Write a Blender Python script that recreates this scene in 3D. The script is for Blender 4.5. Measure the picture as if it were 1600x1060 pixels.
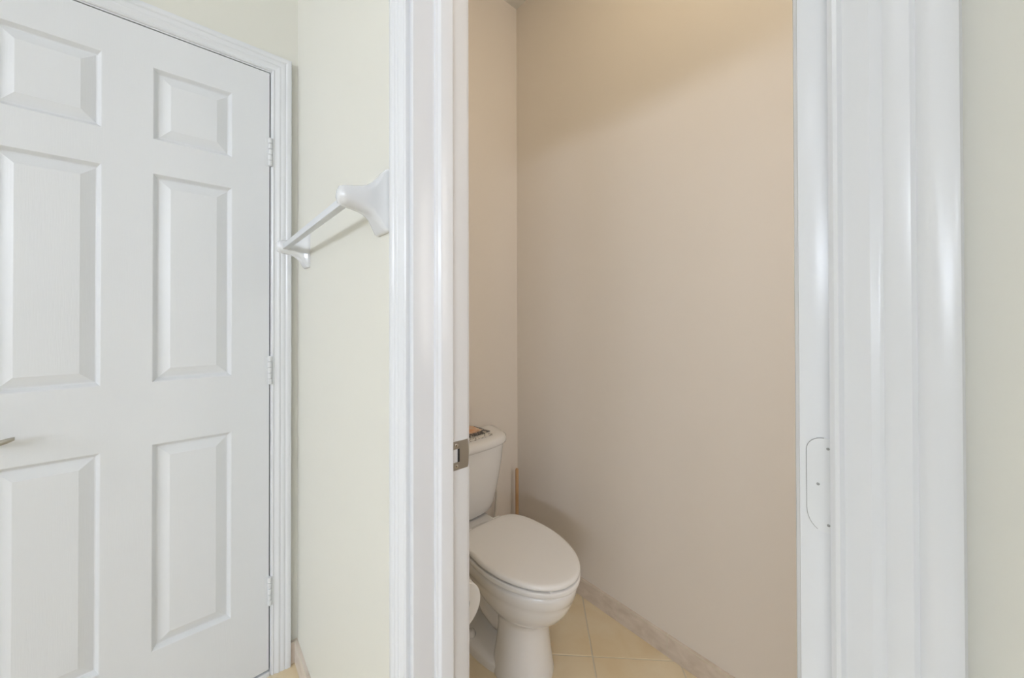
import bpy, bmesh, math, random
from mathutils import Vector, Matrix
random.seed(7)
for o in list(bpy.data.objects): bpy.data.objects.remove(o)
scene = bpy.context.scene
C = scene.collection

# ------------------------------------------------------------------ camera
F_PX, CY, EYE = 572.1, 496.35, 1.206
cam_d = bpy.data.cameras.new('camera'); cam = bpy.data.objects.new('camera', cam_d); C.objects.link(cam)
cam_d.sensor_fit = 'HORIZONTAL'; cam_d.sensor_width = 36.0
cam_d.lens = F_PX / 1600 * 36.0
cam_d.shift_y = -(530 - CY) / 1600
cam_d.clip_start = 0.01
yaw, pitch, roll = math.radians(41.371), math.radians(.347), math.radians(-.1346)
cam.matrix_world = Matrix.Translation((0, 0, EYE)) @ Matrix.Rotation(-yaw, 4, 'Z') @ Matrix.Rotation(math.pi/2 + pitch, 4, 'X') @ Matrix.Rotation(roll, 4, 'Z')
scene.camera = cam

# ------------------------------------------------------------------ world, exposure, light levels
w = bpy.data.worlds.new('world'); scene.world = w; w.use_nodes = True
w.node_tree.nodes['Background'].inputs[0].default_value = (.8, .9, 1, 1)
w.node_tree.nodes['Background'].inputs[1].default_value = 0.3
scene.view_settings.view_transform = 'Standard'; scene.view_settings.look = 'None'
scene.view_settings.gamma = 1; scene.view_settings.use_curve_mapping = False
scene.view_settings.exposure = -0.31
PANE, PANE_FAR, PANE_COL = 15.5, 28.0, (.86, .94, 1.09)        # added unseen windows across the bathroom, placed by the shadow line
DOME, DOME_COL = 14.0, (1.0, .81, .53)         # added ceiling dome, warm fill for the toilet room
PANE2, PANE2_COL = 6.4, (1.0, .95, .93)      # added end window, soft fill for the toilet room
LAMP, LAMP_COL = 9.0, (.94, .97, 1.07)        # added ceiling domes of the bathroom, out of view

# ------------------------------------------------------------------ place (metres, camera above the origin, Y along the partition)
XW, XT = .290, .402          # partition: bathroom face / toilet-room face
XR = 1.293                   # long wall of the toilet room
YD = 1.490                   # wall with the panelled door
YT = 1.427                   # wall behind the tank
XL, YN = -4.2, -5.6         # bathroom: far side wall, wall behind the camera
YN2 = -1.20                  # toilet room near end
ZC = 2.846                   # ceiling
J0, J1, JH, JT = .0544, .587, 2.055, .017    # clear opening and jamb thickness

# ------------------------------------------------------------------ materials
def mat(name, col, rough=.5, **k):
    m = bpy.data.materials.new(name); m.use_nodes = True
    b = m.node_tree.nodes['Principled BSDF']
    b.inputs['Base Color'].default_value = (*col, 1); b.inputs['Roughness'].default_value = rough
    for a, v in k.items(): b.inputs[a.replace('_', ' ')].default_value = v
    return m
def nodes(m): return m.node_tree.nodes, m.node_tree.links, m.node_tree.nodes['Principled BSDF']
def coords(m, scale=(1, 1, 1)):
    N, L, b = nodes(m); t = N.new('ShaderNodeTexCoord'); mp = N.new('ShaderNodeMapping')
    mp.inputs['Scale'].default_value = scale; L.new(t.outputs['Object'], mp.inputs['Vector']); return mp.outputs[0]
def add_bump(m, scale, strength, dist=.001, stretch=(1, 1, 1), detail=3):
    N, L, b = nodes(m); n = N.new('ShaderNodeTexNoise'); n.inputs['Scale'].default_value = scale; n.inputs['Detail'].default_value = detail
    L.new(coords(m, stretch), n.inputs['Vector'])
    bp = N.new('ShaderNodeBump'); bp.inputs['Strength'].default_value = strength; bp.inputs['Distance'].default_value = dist
    L.new(n.outputs[0], bp.inputs['Height']); L.new(bp.outputs[0], b.inputs['Normal'])
def add_mottle(m, c0, c1, scale, stretch=(1, 1, 1), detail=5, lo=.35, hi=.65):
    N, L, b = nodes(m); n = N.new('ShaderNodeTexNoise'); n.inputs['Scale'].default_value = scale; n.inputs['Detail'].default_value = detail
    n.inputs['Distortion'].default_value = .6
    L.new(coords(m, stretch), n.inputs['Vector']); r = N.new('ShaderNodeValToRGB')
    r.color_ramp.elements[0].position = lo; r.color_ramp.elements[0].color = (*c0, 1)
    r.color_ramp.elements[1].position = hi; r.color_ramp.elements[1].color = (*c1, 1)
    L.new(n.outputs[0], r.inputs[0]); L.new(r.outputs[0], b.inputs['Base Color'])
def glow(name, col, s):
    m = bpy.data.materials.new(name); m.use_nodes = True; N, L, b = nodes(m)
    b.inputs['Base Color'].default_value = (.9, .9, .9, 1)
    b.inputs['Emission Color'].default_value = (*col, 1); b.inputs['Emission Strength'].default_value = s
    return m
M = {}
M['cream'] = mat('cream_paint', (.79, .775, .70), .55); add_bump(M['cream'], 90, .12, .0006)
M['beige'] = mat('beige_paint', (.865, .80, .725), .5); add_bump(M['beige'], 90, .12, .0006)
M['ceiling'] = mat('ceiling_paint', (.82, .80, .75), .8)
M['trim'] = mat('trim_gloss_white', (.80, .81, .83), .22)
M['door'] = mat('door_white', (.79, .80, .815), .38); add_bump(M['door'], 60, .35, .0006, (6, 6, .35), 4)
M['plate'] = mat('painted_plate', (.78, .79, .80), .3)
M['hinge'] = mat('hinge_painted', (.78, .79, .80), .3)
M['nickel'] = mat('satin_nickel', (.47, .455, .425), .38, Metallic=1.0); add_bump(M['nickel'], 300, .08, .0003, (1, 1, 12))
M['chrome'] = mat('chrome', (.75, .75, .75), .12, Metallic=1.0)
M['dark'] = mat('dark_hole', (.03, .028, .026), .8)
M['dull_grey'] = mat('dull_grey', (.36, .36, .35), .7)  # grey of the paint seam and plate screws
M['porcelain'] = mat('porcelain', (.90, .89, .88), .10, Coat_Weight=.4, Coat_Roughness=.05)
M['ceramic'] = mat('white_ceramic', (.78, .79, .81), .08, Coat_Weight=.5, Coat_Roughness=.04)
M['seat'] = mat('seat_enamel', (.91, .90, .89), .22)
M['bar'] = mat('bar_plastic', (.72, .74, .77), .3)
M['paper'] = mat('tissue_paper', (.84, .83, .81), .9); add_bump(M['paper'], 200, .3, .0008)
M['card'] = mat('cardboard', (.42, .36, .30), .85)
M['wood'] = mat('handle_wood', (.55, .34, .17), .45); add_mottle(M['wood'], (.48, .28, .13), (.62, .40, .21), 14, (8, 8, .6))
M['rubber'] = mat('rubber', (.30, .08, .05), .5)
M['hose'] = mat('white_hose', (.74, .70, .62), .35)
M['tile'] = mat('floor_tile', (.66, .55, .38), .28); add_mottle(M['tile'], (.80, .65, .42), (.88, .77, .57), 5, (1, 1, 1), 6, .32, .7)
M['grout'] = mat('grout', (.72, .66, .54), .85)
M['base_tile'] = mat('base_tile', (.46, .37, .29), .4); add_mottle(M['base_tile'], (.65, .555, .46), (.76, .665, .57), 16, (1, 1, 2), 6)
M['lamp'] = glow('bath_added_dome', LAMP_COL, LAMP)
M['dome'] = glow('toilet_fill_dome', DOME_COL, DOME)
M['pane2'] = glow('toilet_fill_pane', PANE2_COL, PANE2)  # glowing pane of the added window, fills the toilet room
M['pane_far'] = glow('frosted_daylight_raised', PANE_COL, PANE_FAR)  # far pane raised to send more light to the toilet corner
M['pane'] = glow('frosted_daylight', PANE_COL, PANE)
M['print_white'] = mat('printed_white', (.74, .71, .66), .4)
add_mottle(M['print_white'], (.16, .14, .12), (.76, .72, .66), 120, (1, 1, 2.4), 4, .36, .46)
M['print_orange'] = mat('printed_orange', (.72, .42, .24), .4)
add_mottle(M['print_orange'], (.74, .36, .18), (.78, .62, .46), 26, (1, 1, 1), 3)
M['print_dark'] = mat('printed_dark', (.12, .10, .10), .4)
add_mottle(M['print_dark'], (.05, .05, .055), (.62, .54, .46), 90, (1.6, .6, 1), 3, .54, .62)

# ------------------------------------------------------------------ builders
ORIG = {}
def finish(bm, smooth=None):
    bmesh.ops.remove_doubles(bm, verts=bm.verts, dist=1e-6)
    bmesh.ops.recalc_face_normals(bm, faces=bm.faces)
def obj(name, bm, m, parent=None, origin=None, smooth=None, recalc=True):
    """link bm as ONE mesh object; vertices are given in world space"""
    if recalc: finish(bm)
    if origin is None: origin = ORIG.get(parent, Vector((0, 0, 0))) if parent else Vector((0, 0, 0))
    origin = Vector(origin)
    bmesh.ops.translate(bm, verts=bm.verts, vec=-origin)
    me = bpy.data.meshes.new(name); bm.to_mesh(me); bm.free()
    if smooth is not None:
        for p in me.polygons: p.use_smooth = True
        me.set_sharp_from_angle(angle=math.radians(smooth))
    me.materials.append(M[m])
    o = bpy.data.objects.new(name, me); C.objects.link(o)
    if parent:
        o.parent = parent; o.location = origin - ORIG[parent]
    else: o.location = origin
    ORIG[o] = origin
    return o
def empty(name, loc):
    o = bpy.data.objects.new(name, None); C.objects.link(o); o.location = loc; o.empty_display_size = .05
    ORIG[o] = Vector(loc); return o
def tag(o, label, cat, group=None, kind=None):
    o['label'] = label; o['category'] = cat
    if group: o['group'] = group
    if kind: o['kind'] = kind
    return o
def struct(o, label, cat): return tag(o, label, cat, kind='structure')
def box(bm, x0, x1, y0, y1, z0, z1, bev=0, seg=2):
    r = bmesh.ops.create_cube(bm, size=1)
    for v in r['verts']:
        v.co = Vector(((x0+x1)/2 + v.co.x*(x1-x0), (y0+y1)/2 + v.co.y*(y1-y0), (z0+z1)/2 + v.co.z*(z1-z0)))
    if bev:
        es = list({e for v in r['verts'] for e in v.link_edges})
        bmesh.ops.bevel(bm, geom=es, offset=bev, segments=seg, profile=.5, affect='EDGES')
def boxes(*bs, bev=0):
    bm = bmesh.new()
    for b in bs: box(bm, *b, bev=bev)
    return bm
def loft(bm, loops, cap0=True, cap1=True, closed=True):
    L = [[bm.verts.new(p) for p in lp] for lp in loops]
    n = len(L[0])
    for a, b in zip(L, L[1:]):
        for i in range(n if closed else n-1):
            j = (i+1) % n
            try: bm.faces.new((a[i], a[j], b[j], b[i]))
            except ValueError: pass
    if cap0: bm.faces.new(L[0])
    if cap1: bm.faces.new(L[-1])
    return L
def tube(bm, pts, r, n=16, caps=True):
    pts = [Vector(p) for p in pts]; loops = []
    for i, p in enumerate(pts):
        d = (pts[min(i+1, len(pts)-1)] - pts[max(i-1, 0)]).normalized()
        u = d.orthogonal().normalized() if i == 0 else (pu - d*pu.dot(d)).normalized()
        pu = u; v = d.cross(u); rr = r[i] if isinstance(r, (list, tuple)) else r
        loops.append([p + rr*(math.cos(2*math.pi*k/n)*u + math.sin(2*math.pi*k/n)*v) for k in range(n)])
    loft(bm, loops, caps, caps)
def lathe(bm, c, axis, prof, n=24):
    """prof: (distance along axis, radius)"""
    axis = Vector(axis).normalized(); u = axis.orthogonal().normalized(); v = axis.cross(u); c = Vector(c)
    loft(bm, [[c + axis*a + max(r, 1e-4)*(math.cos(2*math.pi*k/n)*u + math.sin(2*math.pi*k/n)*v) for k in range(n)] for a, r in prof])
def sweep_u(prof, a0, a1, zt, place, zb=0.0):
    """casing round an opening: prof = (distance outward from the opening, thickness), mitred at the head"""
    bm = bmesh.new(); loops = []
    for st in range(4):
        lp = []
        for u, v in prof:
            a = a0-u if st < 2 else a1+u
            z = zb if st in (0, 3) else zt+u
            lp.append(place(a, z, v))
        loops.append(lp)
    loft(bm, loops)
    return bm

# ------------------------------------------------------------------ shell
o = obj('ceiling', boxes((XL-.1, XR+.1, YN-.1, YD+.1, ZC, ZC+.1)), 'ceiling'); struct(o, 'off white painted ceiling over both rooms', 'ceiling')
# wall with the panelled door
DX0, DX1, DZ0, DZ1, DY = -.4664, .2043, .020, 2.052, 1.4855     # door slab
g = .003
o = obj('wall_front', boxes((XL-.1, DX0-.02, YD, YD+.12, 0, ZC), (DX1+.02, XW+.004, YD, YD+.12, 0, ZC), (DX0-.02, DX1+.02, YD, YD+.12, DZ1+.02, ZC),
                            (DX0-.02, DX1+.02, YD+.06, YD+.12, 0, DZ1+.02)), 'cream')
struct(o, 'cream painted wall around the six panel door', 'wall')
# partition with the toilet room opening
o = obj('wall_partition', boxes((XW, XT, J1+JT, YD+.12, 0, ZC), (XW, XT, YN, J0-JT, 0, ZC), (XW, XT, J0-JT, J1+JT, JH+JT, ZC)), 'cream')
struct(o, 'cream painted partition wall with the open doorway and towel bar', 'wall')
WIN = [(-5.3, -2.1), (-1.4, .7)]; WZ0, WZ1 = 1.85, 2.50
o = obj('wall_light_block', boxes((-.25, XW, -.42, -.30, 0, ZC)), 'cream'); struct(o, 'added unseen cream wall piece blocking light from the near casing', 'wall')  # added out of view to keep window light off the near casing
o = obj('wall_left', boxes((XL-.12, XL, YN, WIN[0][0], 0, ZC), (XL-.12, XL, WIN[0][1], WIN[1][0], 0, ZC), (XL-.12, XL, WIN[1][1], YD, 0, ZC),
                           *[(XL-.12, XL, a, b, 0, WZ0) for a, b in WIN], *[(XL-.12, XL, a, b, WZ1, ZC) for a, b in WIN]), 'cream')
struct(o, 'cream bathroom wall holding two added high frosted windows', 'wall')
o = obj('wall_near', boxes((XL-.12, XW, YN-.1, YN, 0, ZC)), 'cream'); struct(o, 'plain cream end wall of the bathroom', 'wall')
o = obj('wall_back', boxes((XT, XR+.1, YT, YT+.1, 0, ZC)), 'beige'); struct(o, 'beige painted wall behind the toilet tank', 'wall')
o = obj('wall_right', boxes((XR, XR+.1, YN2-.1, YT, 0, ZC)), 'beige'); struct(o, 'long beige painted wall beside the toilet', 'wall')
EX0, EX1, EZ0, EZ1 = .50, 1.00, 1.00, 2.40
o = obj('wall_toilet_end', boxes((XT, EX0, YN2-.1, YN2, 0, ZC), (EX1, XR, YN2-.1, YN2, 0, ZC), (EX0, EX1, YN2-.1, YN2, 0, EZ0), (EX0, EX1, YN2-.1, YN2, EZ1, ZC)), 'beige'); struct(o, 'beige end wall of the toilet room facing the tank', 'wall')

# added high windows across the bathroom, out of view: frame and frosted pane
for k, (a, b) in enumerate(WIN):
    wr = empty('window_%d' % (k+1), (XL-.06, (a+b)/2, WZ0)); struct(wr, ['added unseen white framed high window beside the end wall', 'added unseen white framed high window facing the towel bar'][k], 'window')
    obj('frame', boxes((XL-.09, XL-.01, a, a+.05, WZ0, WZ1), (XL-.09, XL-.01, b-.05, b, WZ0, WZ1), (XL-.09, XL-.01, a+.05, b-.05, WZ0, WZ0+.05), (XL-.09, XL-.01, a+.05, b-.05, WZ1-.05, WZ1)), 'trim', wr)
    obj('pane', boxes((XL-.06, XL-.05, a+.05, b-.05, WZ0+.05, WZ1-.05)), ['pane_far', 'pane'][k], wr)

wr = empty('window_3', ((EX0+EX1)/2, YN2-.06, EZ0)); struct(wr, 'added unseen frosted window filling the toilet room with light', 'window')  # added window, soft frontal fill for the toilet
obj('frame', boxes((EX0, EX0+.05, YN2-.09, YN2-.01, EZ0, EZ1), (EX1-.05, EX1, YN2-.09, YN2-.01, EZ0, EZ1), (EX0+.05, EX1-.05, YN2-.09, YN2-.01, EZ0, EZ0+.05), (EX0+.05, EX1-.05, YN2-.09, YN2-.01, EZ1-.05, EZ1)), 'trim', wr)
obj('pane', boxes((EX0+.05, EX1-.05, YN2-.06, YN2-.05, EZ0+.05, EZ1-.05)), 'pane2', wr)

# ------------------------------------------------------------------ floor: grout bed with diagonal tiles
floor = obj('floor', boxes((XL, XR, YN, YD, -.08, -.002)), 'grout'); struct(floor, 'beige ceramic tile floor laid on the diagonal', 'floor')
def clip(poly, x0, x1, y0, y1):
    for ax, lim, sgn in ((0, x0, 1), (0, x1, -1), (1, y0, 1), (1, y1, -1)):
        out = []
        for i, p in enumerate(poly):
            q = poly[(i+1) % len(poly)]; dp, dq = sgn*(p[ax]-lim), sgn*(q[ax]-lim)
            if dp >= 0: out.append(p)
            if (dp >= 0) != (dq >= 0):
                t = dp/(dp-dq); out.append((p[0]+t*(q[0]-p[0]), p[1]+t*(q[1]-p[1])))
        poly = out
        if not poly: return []
    return poly
def area(p): return .5*abs(sum(p[i][0]*p[(i+1) % len(p)][1]-p[(i+1) % len(p)][0]*p[i][1] for i in range(len(p))))
PIT, GAP = .302, .0022
s2 = math.sqrt(.5)
for (rx0, rx1, ry0, ry1) in ((-2.2, XW, -2.2, YD), (XT-.112, XT, J0, J1), (XT, XR, YN2, YT)):
    for i in range(-22, 12):
        for j in range(-16, 16):
            c = []
            for a, b in ((GAP, GAP), (PIT-GAP, GAP), (PIT-GAP, PIT-GAP), (GAP, PIT-GAP)):
                u, v = i*PIT+a, j*PIT+b
                c.append((1.085+s2*(u+v), .80+s2*(u-v)))
            p = clip(c, rx0, rx1, ry0, ry1)
            if len(p) < 3 or area(p) < 2e-4: continue
            cx, cy = sum(q[0] for q in p)/len(p), sum(q[1] for q in p)/len(p)
            ins = [(q[0]+(cx-q[0])*.008, q[1]+(cy-q[1])*.008) for q in p]
            bm = bmesh.new(); dz = random.uniform(-.0003, .0003)
            loft(bm, [[(x, y, -.004) for x, y in p], [(x, y, -.0012+dz) for x, y in p], [(x, y, dz) for x, y in ins]])
            obj('tile', bm, 'tile', floor)

# ------------------------------------------------------------------ tile baseboards
BH, BT, BL = .076, .010, .200
def baseboard(name, label, a0, a1, joint, place):
    """place(a, t, z): run coordinate, thickness from the wall, height"""
    def prism(A, B, t, h, rnd):
        bm = bmesh.new()
        prof = [(0, 0), (t, 0), (t, h-.006), (t-.0018, h-.0018), (t-.006, h), (0, h)] if rnd else [(0, 0), (t, 0), (t, h), (0, h)]
        loft(bm, [[place(A, u, z) for u, z in prof], [place(B, u, z) for u, z in prof]]); return bm
    b = obj(name, prism(a0, a1, BT-.0007, BH-.002, False), 'grout'); struct(b, label, 'baseboard')
    k = math.floor((a0-joint)/BL)
    while joint+k*BL < a1:
        A, B = max(a0, joint+k*BL+.0017), min(a1, joint+(k+1)*BL-.0017)
        if B-A > .004: obj('tile', prism(A, B, BT, BH, True), 'base_tile', b, smooth=40)
        k += 1
baseboard('baseboard_right', 'tan tile baseboard along the long beige wall', YN2, YT-BT, .623, lambda a, t, z: (XR-t, a, z))
baseboard('baseboard_back', 'tan tile baseboard behind the toilet', XT+BT, XR, .50, lambda a, t, z: (a, YT-t, z))
baseboard('baseboard_left', 'tan tile baseboard under the towel bar', .65, YD-BT, .71, lambda a, t, z: (XW-t, a, z))
baseboard('baseboard_front', 'short tan tile baseboard between door casing and corner', .2675, XW, .1, lambda a, t, z: (a, YD-t, z))

# ------------------------------------------------------------------ six panel door
door = empty('door_1', ((DX0+DX1)/2, DY, 0)); struct(door, 'white six panel door with painted hinges', 'door')
pxs = [(-.1808-.184, -.1808), (-.0814, .1025)]
pzs = [(.248, .847), (1.027, 1.635), (1.734, 1.944)]
bm = bmesh.new()
xs = sorted([DX0, DX1] + [v for p in pxs for v in p]); zs = sorted([DZ0, DZ1] + [v for p in pzs for v in p])
def inpanel(x, z): return any(a < x < b for a, b in pxs) and any(a < z < b for a, b in pzs)
for i in range(len(xs)-1):
    for j in range(len(zs)-1):
        if inpanel((xs[i]+xs[i+1])/2, (zs[j]+zs[j+1])/2): continue
        bm.faces.new([bm.verts.new(v) for v in ((xs[i], DY, zs[j]), (xs[i+1], DY, zs[j]), (xs[i+1], DY, zs[j+1]), (xs[i], DY, zs[j+1]))])
y1 = DY+.035
def q(*v): bm.faces.new([bm.verts.new(p) for p in v])
q((DX0, DY, DZ0), (DX0, DY, DZ1), (DX0, y1, DZ1), (DX0, y1, DZ0)); q((DX1, DY, DZ0), (DX1, y1, DZ0), (DX1, y1, DZ1), (DX1, DY, DZ1))
q((DX0, DY, DZ1), (DX1, DY, DZ1), (DX1, y1, DZ1), (DX0, y1, DZ1)); q((DX0, DY, DZ0), (DX0, y1, DZ0), (DX1, y1, DZ0), (DX1, DY, DZ0))
q((DX0, y1, DZ0), (DX0, y1, DZ1), (DX1, y1, DZ1), (DX1, y1, DZ0))
obj('door_slab', bm, 'door', door)
PP = [(0, 0), (.0015, .0006), (.004, .0042), (.0095, .0120), (.0120, .0128), (.0140, .0122), (.036, .0040), (.0385, .0030), (.0405, .0030)]
for a, b in pxs:
    for c, d in pzs:
        bm = bmesh.new()
        loft(bm, [[(a+u, DY+v, c+u), (b-u, DY+v, c+u), (b-u, DY+v, d-u), (a+u, DY+v, d-u)] for u, v in PP], cap0=False)
        obj('panel', bm, 'door', door)
obj('jamb', boxes((DX0-.02, DX0-g, DY-.0005, YD+.06, 0, DZ1+.02), (DX1+g, DX1+.02, DY-.0005, YD+.06, 0, DZ1+.02), (DX0-g, DX1+g, DY-.0005, YD+.06, DZ1+g, DZ1+.02)), 'trim', door)
obj('threshold', boxes((DX0-g, DX1+g, DY-.004, YD+.058, -.003, .013), bev=.003), 'plate', door)
for hz in (1.780, 1.036, .288):
    bm = bmesh.new()
    box(bm, DX1-.012, DX1+.014, DY-.0012, DY+.0005, hz-.048, hz+.048, bev=.0005, seg=1)
    h = obj('hinge', bm, 'hinge', door)
    for k in range(5):
        bm = bmesh.new(); z0 = hz-.048+k*.0192
        lathe(bm, (DX1+.0015, DY-.0062, z0), (0, 0, 1), [(.0004, .0052), (.0014, .0064), (.0176, .0064), (.0188, .0052)], 16)
        obj('knuckle', bm, 'hinge', h, smooth=35)
# lever handle
hx, hz = -.408, .925
bm = bmesh.new(); lathe(bm, (hx, DY, hz), (0, -1, 0), [(0, .032), (.004, .032), (.008, .028), (.010, .013), (.045, .011), (.052, .012), (.060, .010)], 32)
hd = obj('door_handle', bm, 'nickel', door, smooth=40); hd['label'] = 'satin nickel lever handle'
bm = bmesh.new(); lp = []
for t in range(11):
    s = t/10; x = hx-.004+s*.101; zc = hz-.004+.004*math.cos(s*5)+.004*s**3; hw = (.0085-.0025*s)*(1 if t < 10 else .7); th = (.006-.001*s)*(1 if t < 10 else .6)
    lp.append([(x, DY-.056+.004*s**2+th*math.cos(a), zc+hw*math.sin(a)) for a in [2*math.pi*k/14 for k in range(14)]])
loft(bm, lp); obj('lever', bm, 'nickel', hd, smooth=50)

# ------------------------------------------------------------------ casings
def casing(w):
    P = [(0, 0), (0, .0075), (.05, .0098), (.09, .0100), (.13, .0085), (.19, .0095), (.27, .0122), (.36, .0138), (.42, .0130), (.46, .0122), (.50, .0136), (.58, .0150),
         (.66, .0150), (.70, .0140), (.74, .0160), (.80, .0175), (.93, .0178), (.98, .0170), (1, .0150), (1, 0)]
    return [(u*w, v) for u, v in P]
o = obj('trim_1', sweep_u(casing(.057), DX0-.007, DX1+.0065, DZ1+.007, lambda a, z, v: (a, DY-v+.003, z)), 'trim', smooth=24)
struct(o, 'white moulded casing around the six panel door', 'door casing')
o = obj('trim_2', sweep_u(casing(.0500), J0-.0160, J1+.0125, JH+.012, lambda a, z, v: (XW-v, a, z)), 'trim', smooth=24)
struct(o, 'glossy white moulded casing around the toilet room doorway', 'door casing')
o = obj('trim_3', sweep_u(casing(.057), J0-.006, J1+.006, JH+.006, lambda a, z, v: (XT+v, a, z)), 'trim', smooth=24)
struct(o, 'white casing on the toilet side of the doorway', 'door casing')
fr = empty('trim_4', (XW, (J0+J1)/2, 0)); struct(fr, 'white door frame of the toilet room with strike plate', 'door frame')
obj('jamb', boxes((XW-.0004, XT+.0004, J1, J1+JT, 0, JH+JT), bev=.0012), 'trim', fr, smooth=40)
obj('jamb', boxes((XW-.0004, XT+.0004, J0-JT, J0, 0, JH+JT), bev=.0012), 'trim', fr, smooth=40)
obj('head_jamb', boxes((XW-.0004, XT+.0004, J0, J1, JH, JH+JT), bev=.0012), 'trim', fr, smooth=40)
S0, S1 = .3300, .3634
sp = [(0, 0), (.0010, .0042), (.0030, .0058), (.0048, .0062), (.0062, .0082), (.0085, .0108), (.0115, .0118), (S1-S0-.001, .0118), (S1-S0, .0108), (S1-S0, 0)]
for yy, sg in ((J1, -1), (J0, 1)):
    bm = bmesh.new(); loft(bm, [[(S0+a, yy+sg*t, z) for a, t in sp] for z in (0, JH)])
    obj('door_stop', bm, 'trim', fr, smooth=30)
bm = bmesh.new(); loft(bm, [[(S0+a, y, JH-t) for a, t in sp] for y in (J0, J1)]); obj('door_stop', bm, 'trim', fr, smooth=30)
# strike plate with lip
zc = .9505
bm = bmesh.new(); th = .0014
def plate_piece(pts):   # pts: outline (x, z) on the jamb face
    loft(bm, [[(x, J1-t, z) for x, z in pts] for t in (.0001, th)])
xa, xb, xc = .3685, .3835, .4020
hh, sl = .0268, .0125
plate_piece([(xa, zc+sl), (xa, zc+hh), (xb, zc+hh), (xb, zc+sl)]); plate_piece([(xa, zc-hh), (xa, zc-sl), (xb, zc-sl), (xb, zc-hh)])
n = 12; lip = []
for k in range(n+1):
    s = k/n; z = zc-hh+2*hh*s
    lip.append((z, .0045*math.sqrt(max(0, 1-(2*s-1)**2))))
for k in range(n):
    (z0, e0), (z1, e1) = lip[k], lip[k+1]
    def st(z, e): return [(xb, J1-th, z), (xc-.002, J1-th, z), (xc+e*.6, J1-th+.0008, z), (xc+e, J1-th+.003, z), (xc+e, J1-th+.0042, z), (xc+e*.6, J1-th+.0021, z), (xc-.002, J1-.0001, z), (xb, J1-.0001, z)]
    loft(bm, [st(z0, e0), st(z1, e1)])
pl = obj('strike_plate', bm, 'nickel', fr, recalc=True, smooth=35); pl['label'] = 'satin nickel strike plate'
obj('latch_hole', boxes((xb-.0040, xb, J1-.0008, J1-.0002, zc-sl, zc+sl)), 'dark', pl)
for z in (zc+.0195, zc-.0195):
    bm = bmesh.new(); lathe(bm, (.3765, J1-th, z), (0, -1, 0), [(-.0005, .0034), (.0004, .0032), (.0007, .0022)], 16); obj('screw', bm, 'chrome', pl, smooth=40)
    bm = bmesh.new(); box(bm, .3765-.0006, .3765+.0006, J1-th-.0009, J1-th-.0006, z-.0016, z+.0016); obj('screw_slot', bm, 'dark', pl)
# painted-over plate on the near jamb, its outline drawn as a fine grey line
pz0, pz1, py0, py1, pr = 1.0765, 1.1335, .0384, .0505, .0085
out = [(py0, pz0), ]
for k in range(9): a = -math.pi/2 + k*math.pi/16; out.append((py1-pr+pr*math.cos(a), pz0+pr+.004+(pr+.004)*math.sin(a)))
for k in range(9): a = k*math.pi/16; out.append((py1-pr+pr*math.cos(a), pz1-pr+pr*math.sin(a)))
out.append((py0, pz1))
bm = bmesh.new()
loft(bm, [[(XW-t, y, z) for y, z in out] for t in (.0002, .0010)]); pp = obj('painted_plate', bm, 'plate', fr); pp['label'] = 'painted over plate with three screws'
bm = bmesh.new(); r0 = .0004; pts = [Vector((XW-.0008, y, z)) for y, z in out[3:-1]]
tube(bm, pts, .00028, 6); obj('paint_seam', bm, 'dull_grey', pp)
for y, z in ((.0402, 1.1275), (.0450, 1.1050), (.0402, 1.0815)):
    bm = bmesh.new(); lathe(bm, (XW-.0010, y, z), (-1, 0, 0), [(-.0003, .0009), (.00025, .0008), (.0004, .0004)], 12); obj('screw', bm, 'dull_grey', pp, smooth=40)

# ------------------------------------------------------------------ towel bar
TZ, TY0, TY1 = 1.436, .712, 1.335
tb = empty('towel_bar', (XW, (TY0+TY1)/2, TZ)); tag(tb, 'white ceramic towel bar mounted on the cream wall', 'towel bar')
def rrect(x, yc, zc, hy, hz, r, n=6):
    p = []
    for sx, sy, a0 in ((1, 1, 0), (-1, 1, 90), (-1, -1, 180), (1, -1, 270)):
        for k in range(n+1):
            a = math.radians(a0+90*k/n); p.append((x, yc+sx*(hy-r)+r*math.cos(a), zc+sy*(hz-r)+r*math.sin(a)))
    return p
def post(yc):
    S = [(0, .0310, .0600, .006), (.005, .0315, .0605, .007), (.009, .0300, .0590, .008), (.013, .0285, .0540, .010), (.020, .0262, .0440, .014), (.028, .0245, .0350, .017),
         (.038, .0232, .0278, .019), (.048, .0225, .0245, .020), (.062, .0218, .0218, .0205), (.072, .0205, .0205, .0195), (.080, .0180, .0185, .0170), (.0855, .0150, .0160, .0148), (.0885, .0085, .0090, .0084), (.0893, .0020, .0022, .0019)]
    bm = bmesh.new(); loft(bm, [rrect(XW-d, yc, TZ, hy, hz, r) for d, hy, hz, r in S]); return bm
obj('post', post(TY0), 'ceramic', tb, smooth=60); obj('post', post(TY1), 'ceramic', tb, smooth=60)
bx = XW-.066
obj('bar', boxes((bx-.0078, bx+.0078, TY0+.012, TY1-.012, TZ-.0088, TZ+.0072), bev=.0018), 'bar', tb, smooth=40)

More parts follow.
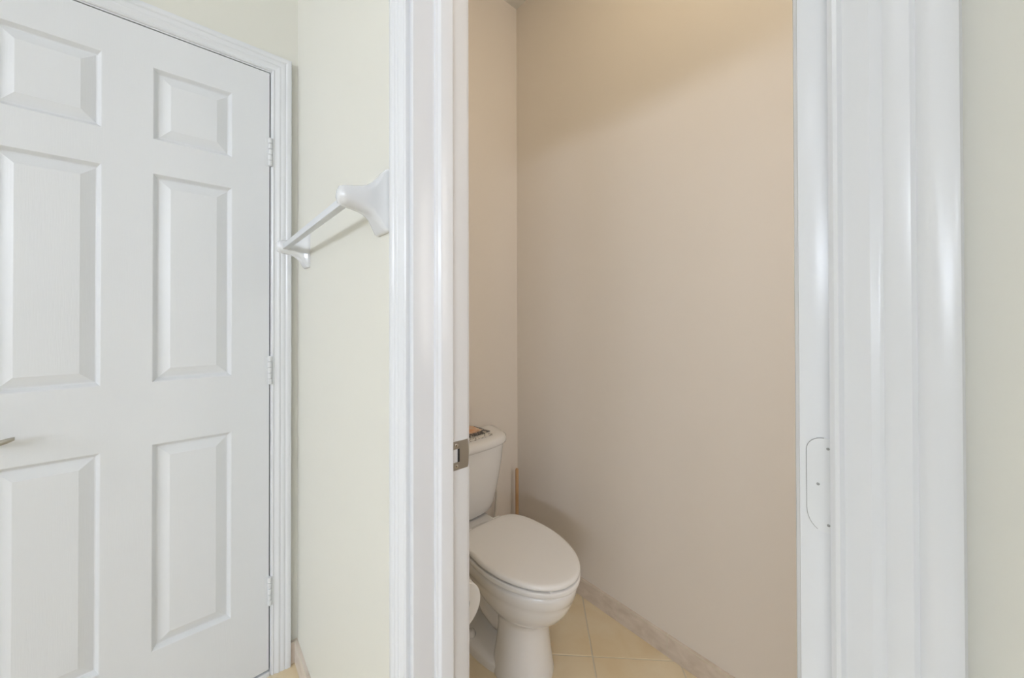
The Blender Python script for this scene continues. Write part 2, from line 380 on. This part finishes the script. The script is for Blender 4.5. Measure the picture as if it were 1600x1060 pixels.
# ------------------------------------------------------------------ toilet
PX = .882
tl = empty('toilet', (PX, 1.0, 0)); tag(tl, 'white two piece toilet with closed lid against the beige wall', 'toilet')
def egg(z, w, yf, yb, yc, nb=2.0, n=64, nf=2.0, px=PX, tp=0.0):
    p = []
    for k in range(n):
        a = 2*math.pi*k/n; c, s = math.cos(a), math.sin(a); e = nb if s > 0 else nf
        X = math.copysign(abs(c)**(2/e), c)*w; Yv = math.copysign(abs(s)**(2/e), s)*((yb-yc) if s > 0 else (yc-yf))
        if s > 0: X *= 1-tp*(abs(s)**(2/e))**1.5
        p.append((px+X, yc+Yv, z))
    return p
YS = .989
bm = bmesh.new()
loft(bm, [egg(0, .104, .838, 1.050, .944, 2.4), egg(.010, .104, .838, 1.050, .944, 2.4), egg(.03, .100, .842, 1.046, .944, 2.3), egg(.09, .092, .850, 1.036, .944, 2.2), egg(.15, .086, .856, 1.030, .944, 2.2), egg(.182, .085, .854, 1.032, .944, 2.2),
          egg(.198, .088, .846, 1.045, .946, 2.2), egg(.212, .097, .828, 1.075, .95, 2.2), egg(.228, .111, .802, 1.11, .955, 2.2), egg(.250, .126, .777, 1.15, .96, 2.3), egg(.278, .138, .758, 1.19, .965, 2.4), egg(.305, .146, .746, 1.22, .968, 2.5), egg(.320, .149, .742, 1.23, .97, 2.6),
          egg(.325, .1525, .737, 1.235, .972, 2.6), egg(.350, .1555, .733, 1.235, .975, 2.6), egg(.358, .1550, .7335, 1.235, .975, 2.6), egg(.3625, .151, .738, 1.23, .975, 2.6)])
obj('bowl', bm, 'porcelain', tl, smooth=45)
# deck carrying the tank, trapway and rear foot
bm = bmesh.new(); box(bm, PX-.115, PX+.115, 1.17, 1.40, .285, .352, bev=.02, seg=4); obj('deck', bm, 'porcelain', tl, smooth=50)
bm = bmesh.new()
tube(bm, [(PX, 1.00, .13), (PX, 1.05, .115), (PX, 1.10, .125), (PX, 1.155, .17), (PX, 1.205, .225), (PX, 1.25, .25), (PX, 1.29, .235), (PX, 1.315, .17), (PX, 1.32, .10), (PX, 1.32, .01)],
     [.056, .058, .060, .062, .064, .066, .066, .064, .066, .07], 24); obj('trapway', bm, 'porcelain', tl, smooth=60)
bm = bmesh.new()
loft(bm, [egg(0, .120, .90, 1.38, 1.14, 3, nf=2.4), egg(.022, .119, .90, 1.38, 1.14, 3, nf=2.4), egg(.030, .113, .91, 1.37, 1.14, 3, nf=2.4), egg(.036, .080, .93, 1.35, 1.14, 3, nf=2.4), egg(.060, .055, .95, 1.33, 1.14, 3, nf=2.4)])
obj('foot', bm, 'porcelain', tl, smooth=50)
for s in (-1, 1):
    bm = bmesh.new(); lathe(bm, (PX+s*.092, 1.130, .026), (0, 0, 1), [(0, .017), (.012, .0165), (.022, .013), (.027, .006)], 20); obj('bolt_cap', bm, 'porcelain', tl, smooth=60)
# seat ring and lid
bm = bmesh.new()
loft(bm, [egg(z, .1630-d, .7225+d, 1.160-d, YS, 4.0, tp=.13) for z, d in ((.3665, .010), (.3675, .0035), (.3700, .0006), (.3740, 0), (.3815, .0002), (.3842, .0012), (.3855, .0040), (.3857, .0120))])
obj('seat', bm, 'seat', tl, smooth=50)
bm = bmesh.new()
loft(bm, [egg(z, .1620-d, .7240+d, 1.163-d, YS, 4.4, nf=2.06, tp=.15) for z, d in ((.3912, .0080), (.3918, .0025), (.3935, .0008), (.3975, .0004), (.4030, .0022), (.4062, .0060), (.4078, .0125), (.4088, .0300), (.4095, .0800))])
obj('lid', bm, 'seat', tl, smooth=50)
for dx, dy in ((.06, .742), (-.06, .742), (.11, .90), (-.11, .90)):
    yb = .7555 if dy < .8 else .90
    obj('bumper', boxes((PX+dx-.008, PX+dx+.008, yb-.004, yb+.010, .3852, .3915)), 'seat', tl)
for s in (-1, 1):
    obj('seat_hinge', boxes((PX+s*.07-.02, PX+s*.07+.02, 1.155, 1.190, .352, .392), bev=.006), 'seat', tl, smooth=50)
# tank: bowed front, tapering down
def tank_sec(z, w, yf, yb=1.412, bow=.022, r=.03):
    p = []; n = 20
    for k in range(n+1):
        s = -1+2*k/n; x = w*s
        e = max(0, 1-abs(s)**6)**.5
        p.append((PX+x, yb-.02-(yb-.02-yf)*e*(1-bow/(yb-yf)*s*s), z))
    p += [(PX+w, yb, z), (PX-w, yb, z)]
    return p
TS = [(.354, .118, 1.300), (.358, .144, 1.282), (.370, .157, 1.271), (.40, .168, 1.264), (.45, .184, 1.260), (.52, .203, 1.256), (.58, .215, 1.253), (.655, .225, 1.251)]
bm = bmesh.new(); loft(bm, [tank_sec(z, w_+.014, yf) for z, w_, yf in TS]); obj('tank', bm, 'porcelain', tl, smooth=50)
LS = [(.648, .229, 1.246), (.651, .236, 1.241), (.660, .240, 1.238), (.672, .239, 1.239), (.682, .233, 1.244), (.689, .222, 1.254), (.6925, .19, 1.28)]
bm = bmesh.new(); loft(bm, [tank_sec(z, w_+.011, yf, yb=1.418) for z, w_, yf in LS]); obj('tank_lid', bm, 'porcelain', tl, smooth=60)
bm = bmesh.new(); tube(bm, [(PX-.155, 1.27, .615), (PX-.155, 1.240, .615)], .008, 12); lv = obj('flush_lever', bm, 'chrome', tl, smooth=50)
bm = bmesh.new(); tube(bm, [(PX-.165, 1.238, .615), (PX-.11, 1.236, .612), (PX-.075, 1.237, .607)], [.007, .006, .0065], 12); obj('lever_arm', bm, 'chrome', lv, smooth=50)
bm = bmesh.new(); tube(bm, [(PX+.225, 1.400, .52), (PX+.238, 1.398, .44), (PX+.243, 1.396, .36), (PX+.240, 1.398, .28), (PX+.235, 1.405, .22), (PX+.23, 1.417, .20)], .0055, 10); obj('supply_hose', bm, 'hose', tl, smooth=60)

# ------------------------------------------------------------------ packet of printed matter on the tank
mg = empty('magazine', (.93, 1.335, .6925)); tag(mg, 'crumpled orange and white printed packet lying on the toilet tank', 'packet')
def sheet(x0, x1, y0, y1, z, h, ang, wob, m, name):
    bm = bmesh.new(); nx, ny = 14, 8; ca, sa = math.cos(ang), math.sin(ang); cx, cy = (x0+x1)/2, (y0+y1)/2
    def P(i, j, top):
        u, v = i/nx, j/ny; X, Y = x0+u*(x1-x0)-cx, y0+v*(y1-y0)-cy
        b = min(1, min(u, 1-u)*9, min(v, 1-v)*7)
        zz = z + (h*(.45+.55*b) + wob*math.sin(u*9+v*4)*math.sin(v*7+1) if top else 0)
        return (cx+X*ca-Y*sa, cy+X*sa+Y*ca, zz)
    T = [[bm.verts.new(P(i, j, 1)) for j in range(ny+1)] for i in range(nx+1)]; B = [[bm.verts.new(P(i, j, 0)) for j in range(ny+1)] for i in range(nx+1)]
    for i in range(nx):
        for j in range(ny):
            bm.faces.new((T[i][j], T[i+1][j], T[i+1][j+1], T[i][j+1])); bm.faces.new((B[i][j], B[i][j+1], B[i+1][j+1], B[i+1][j]))
    for i in range(nx):
        bm.faces.new((B[i][0], B[i+1][0], T[i+1][0], T[i][0])); bm.faces.new((B[i+1][ny], B[i][ny], T[i][ny], T[i+1][ny]))
    for j in range(ny):
        bm.faces.new((B[0][j+1], B[0][j], T[0][j], T[0][j+1])); bm.faces.new((B[nx][j], B[nx][j+1], T[nx][j+1], T[nx][j]))
    obj(name, bm, m, mg, smooth=40)
sheet(.86, 1.005, 1.275, 1.40, .6925, .016, .10, .0006, 'print_white', 'pages')
sheet(.865, 1.002, 1.285, 1.395, .7088, .004, .10, .0006, 'print_dark', 'cover')
sheet(.86, .972, 1.31, 1.395, .7125, .012, .05, .003, 'print_orange', 'wrapper')

# ------------------------------------------------------------------ toilet paper on its holder
RX, RZ, RY0, RY1 = .457, .562, .690, .790
hd = empty('toilet_paper_holder', (XT, (RY0+RY1)/2, RZ)); tag(hd, 'white ceramic paper holder on the partition wall beside the toilet', 'paper holder')
obj('back_plate', boxes((XT, XT+.010, RY1+.004, RY1+.044, RZ-.03, RZ+.03), bev=.004), 'ceramic', hd, smooth=50)
bm = bmesh.new(); y = RY1+.024; tube(bm, [(XT+.006, y, RZ), (XT+.035, y, RZ), (RX+.014, y, RZ)], [.017, .013, .012], 16); obj('arm', bm, 'ceramic', hd, smooth=50)
rp = empty('toilet_paper_roll', (RX, (RY0+RY1)/2, RZ)); tag(rp, 'white toilet paper roll showing its cardboard core', 'toilet paper')
def ring(bm, r0, r1, y0, y1, n=40):
    L = [[(RX+r*math.cos(2*math.pi*k/n), y, RZ+r*math.sin(2*math.pi*k/n)) for k in range(n)] for r, y in ((r0, y0), (r1-.002, y0), (r1, y0+.002), (r1, y1-.002), (r1-.002, y1), (r0, y1))]
    loft(bm, L+[L[0]], False, False)
bm = bmesh.new(); ring(bm, .0215, .052, RY0, RY1); obj('paper', bm, 'paper', rp, smooth=40)
bm = bmesh.new(); ring(bm, .0195, .0215, RY0+.0005, RY1-.0005); obj('core', bm, 'card', rp, smooth=40)

bm = bmesh.new(); tube(bm, [(RX, RY0+.012, RZ), (RX, RY1+.0125, RZ)], .012, 14); obj('roller', bm, 'bar', rp, smooth=50)

# ------------------------------------------------------------------ plunger in the corner
pc = (1.246, 1.380)
pg = empty('plunger', (*pc, 0)); tag(pg, 'wooden handled plunger standing in the corner behind the toilet', 'plunger')
bm = bmesh.new(); lathe(bm, (*pc, .09), (0, 0, 1), [(0, .0085), (.355, .0085), (.362, .006), (.364, .002)], 14); obj('handle', bm, 'wood', pg, smooth=50)
bm = bmesh.new(); lathe(bm, (*pc, 0), (0, 0, 1), [(0, .034), (.006, .036), (.03, .036), (.055, .028), (.075, .016), (.10, .013), (.105, .010)], 24); obj('rubber_cup', bm, 'rubber', pg, smooth=50)

# ------------------------------------------------------------------ flush ceiling lamps out of view, added to light the rooms
def dome(name, x, y, r, m, label):
    cl = empty(name, (x, y, ZC)); tag(cl, label, 'added ceiling lamp')
    bm = bmesh.new(); lathe(bm, (x, y, ZC), (0, 0, -1), [(0, r), (.02, r), (.025, r*.94), (.025, .01)], 32); obj('base', bm, 'trim', cl, smooth=50)
    bm = bmesh.new(); lathe(bm, (x, y, ZC-.024), (0, 0, -1), [(0, r*.9), (.03, r*.85), (.055, r*.64), (.07, r*.33), (.075, .005)], 32); obj('dome', bm, m, cl, smooth=60)
dome('added_ceiling_light', .80, .42, .15, 'dome', 'added round ceiling lamp with warm dome as fill in the toilet room')
dome('added_ceiling_light', -2.3, .75, .24, 'lamp', 'large round ceiling lamp added in the bathroom for the casing highlights')

dome('added_ceiling_light', -1.3, -2.6, .24, 'lamp', 'second added round ceiling lamp lighting the door from behind the camera')
